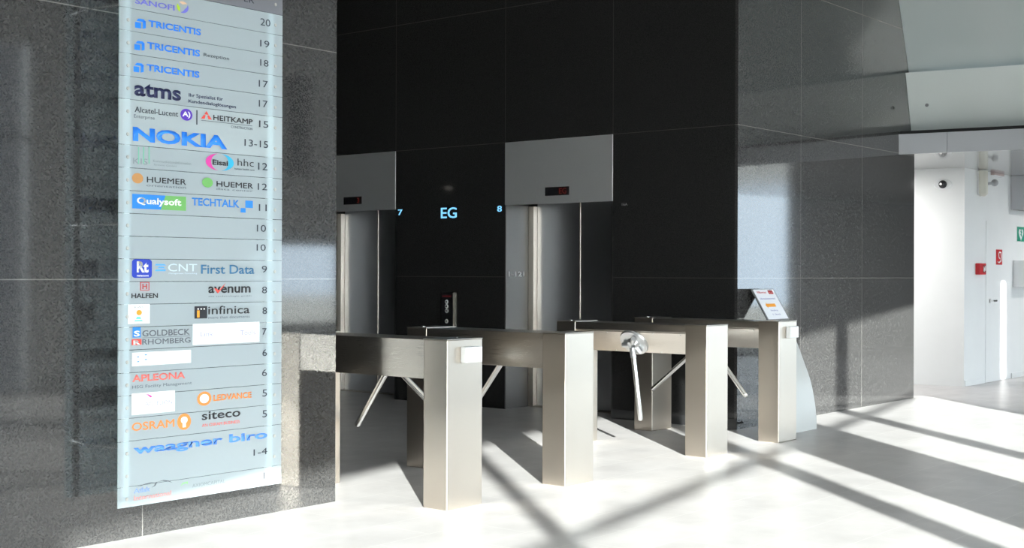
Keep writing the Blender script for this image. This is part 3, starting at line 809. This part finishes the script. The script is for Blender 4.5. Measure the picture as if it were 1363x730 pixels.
# ================================================================== CORRIDOR FITTINGS
YC = 6.05
fa = thing('fire_alarm', 'small red fire alarm box low on white corridor wall', 'alarm', (16.78, YC, 1.47))
b = MB(); b.box(-.10, .13, -.06, -.0002, -.07, .075); b.build('housing', RED, fa, bevel=.008)
b = MB(); b.box(-.0, .11, -.064, -.0605, -.045, .05); b.build('call_point', mat('dark_red', (.25, .02, .02), .3), fa, bevel=.002)
b = MB(); b.box(.015, .035, -.067, -.0645, -.03, .035); b.box(.045, .06, -.067, -.0645, -.035, .02); b.box(.07, .09, -.067, -.0645, -.02, .04); b.box(.015, .09, -.0665, -.0645, -.012, .0); b.build('hand_symbol', SIGNW, fa)
fs = thing('fire_hose_sign', 'red square sign with a white hose symbol on white corridor wall', 'sign', (17.53, YC - .006, 1.632))
b = MB(); b.box(-.115, .115, -.004, -.0002, -.1, .1); b.build('plate', RED, fs, bevel=.001)
b = MB()
pth = [(-.07, -.06), (-.02, -.075), (.05, -.05), (.065, .01), (.05, .06), (.0, .07), (-.04, .045), (-.03, .0), (.01, -.02)]
for (a, c), (d, e) in zip(pth, pth[1:]): b.cone((a, -.006, c), (d, -.006, e), .009, .009, 8)
b.build('hose_symbol', SIGNW, fs)
ds = thing('defibrillator_sign', 'green sign with white heart above the white cabinet at the right edge', 'sign', (18.39, YC, 1.957))
b = MB(); b.box(-.168, .168, -.006, -.0002, -.112, .112); b.build('border', SIGNW, ds, bevel=.002)
b = MB(); b.box(-.155, .155, -.0075, -.0058, -.100, .100); b.build('plate', GREEN, ds)
hp = [(.095 * (16 * math.sin(t) ** 3) / 16, .085 * (13 * math.cos(t) - 5 * math.cos(2 * t) - 2 * math.cos(3 * t) - math.cos(4 * t)) / 15) for t in [2 * math.pi * i / 48 for i in range(48)]]
b = MB(); b.prism_xz(hp, -.009, -.0074); b.build('heart_symbol', SIGNW, ds)
b = MB(); b.prism_xz([(.01, .055), (.045, .02), (.015, .01), (.05, -.05), (-.03, -.005), (.0, .01), (-.03, .04)], -.0105, -.009); b.build('bolt_symbol', GREEN, ds)
wc = thing('wall_cabinet', 'shallow white cabinet mounted under the green heart sign', 'cabinet', (18.42, YC, 1.235))
b = MB(); b.box(-.33, .33, -.16, -.0002, 0, .36); b.build('body', PLASTIC, wc, bevel=.006)
b = MB(); b.box(-.318, .318, -.170, -.1602, .012, .348); do2 = b.build('door', PLASTIC, wc, bevel=.004)
b = MB(); b.cone((.28, -.170, .18), (.28, -.178, .18), .012, .011, 16); b.build('lock', CHROME, do2, smooth=True)
hb = thing('bulkhead_box', 'pale grey box hanging under the soffit at the right edge', 'casing', (18.72, YC, 2.28))
b = MB(); b.box(-.72, .72, -.22, -.0002, 0, .4545); b.build('casing', FASCIA, hb, bevel=.004)
b = MB(); b.box(-.70, .70, -.205, -.02, -.004, .0); b.build('bottom_lid', mat('casing_lid', (.34, .34, .35), .4), hb)
ws = thing('sounder_tube', 'white tube with grey knob high on the white corridor wall', 'sounder', (16.80, YC, 2.40))
b = MB(); b.cone((.0, -.05, .03), (.0, -.05, .325), .062, .062, 20); b.cone((.0, -.05, .03), (.0, -.05, -.0), .060, .03, 20); b.build('tube', mat('cream_plastic', (.70, .68, .60), .35), ws, smooth=True)
b = MB(); b.box(-.05, .05, -.05, -.0002, .02, .32); b.build('back_plate', PLASTIC, ws, bevel=.004)
b = MB(); b.cone((.02, -.10, .16), (.10, -.15, .17), .018, .018, 14); b.ball((.115, -.16, .175), .045); b.build('knob', mat('grey_plastic', (.40, .41, .42), .3), ws, smooth=True)
ex = thing('exit_beacon', 'small pinkish fitting under the soffit on the white corridor wall', 'fitting', (17.42, YC, 2.70))
b = MB(); b.box(-.20, .18, -.05, -.0002, 0, .0345); b.build('body', mat('pinkish_plastic', (.62, .50, .49), .4), ex, bevel=.004)
b = MB(); b.box(-.19, .17, -.048, -.004, -.006, .0); b.build('lens', PLASTIC, ex)
# dome camera on the slanting white face
fd = Vector((15.75 - 16.305, 9.2 - 6.05, 0)).normalized()
pc = Vector((16.305, 6.05, 0)) + fd * .262
dc = thing('dome_camera', 'black dome camera on an oval white plate, high on the corridor end', 'camera', (pc.x, pc.y, 2.535), None, math.atan2(fd.y, fd.x) - math.pi / 2)
b = MB(); b.cone((0, 0, 0), (-.02, 0, 0), .085, .075, 32); b.build('mount_plate', PLASTIC, dc, smooth=True).scale = (1, 1.35, .85)
b = MB(); b.ball((-.02, 0, 0), .052); b.build('dome', mat('smoked_dome', (.03, .03, .035), .05), dc, smooth=True)
b = MB(); b.cone((-.062, .012, .0), (-.076, .016, .002), .018, .015, 20); b.build('lens', CHROME, dc, smooth=True)
# recessed downlight in the low ceiling at the end of the lobby
dl = thing('ceiling_downlight', 'small round downlight in the ceiling mirrored in the black lift wall', 'lamp', (4.94, 14.4, 2.8))
b = MB(); b.cone((0, 0, 0), (0, 0, -.012), .055, .05, 28); b.build('ring', CHROME, dl, smooth=True)
b = MB(); b.cone((0, 0, -.0121), (0, 0, -.016), .04, .036, 24); b.build('lamp_disc', glow('downlight_glow', (1, .93, .82, 1), 14), dl, smooth=True)

# unseen fill lights added to brighten the white corridor: one in the passage behind the granite, the others right of the picture
for lx, ly, en, lab in ((15.0, 7.3, 75, 'added fill light over the passage behind the granite wall'), (18.7, 4.4, 26, 'added fill light over the corridor near the green sign'),
                        (21.2, 4.4, 26, 'added fill light over the far end of the corridor')):
    cl = thing('added_soffit_fill', lab, 'lamp', (lx, ly, 2.735), 'added fill lights under the corridor soffit')
    b = MB(); b.cone((0, 0, 0), (0, 0, -.010), .13, .125, 28); b.build('ring', PLASTIC, cl, smooth=True)
    b = MB(); b.cone((0, 0, -.0101), (0, 0, -.013), .11, .105, 24); b.build('lamp_disc', D.materials['added_fill_glow'] if 'added_fill_glow' in D.materials else glow('added_fill_glow', (1, .98, .94, 1), 6), cl, smooth=True)
    ld = D.lights.new('soffit_fill_light', 'AREA'); ld.shape = 'DISK'; ld.size = .22; ld.energy = en; ld.color = (1, .98, .95)
    lo = D.objects.new('soffit_fill_light', ld); COL.objects.link(lo); lo.parent = cl; lo.location = (0, 0, -.02)
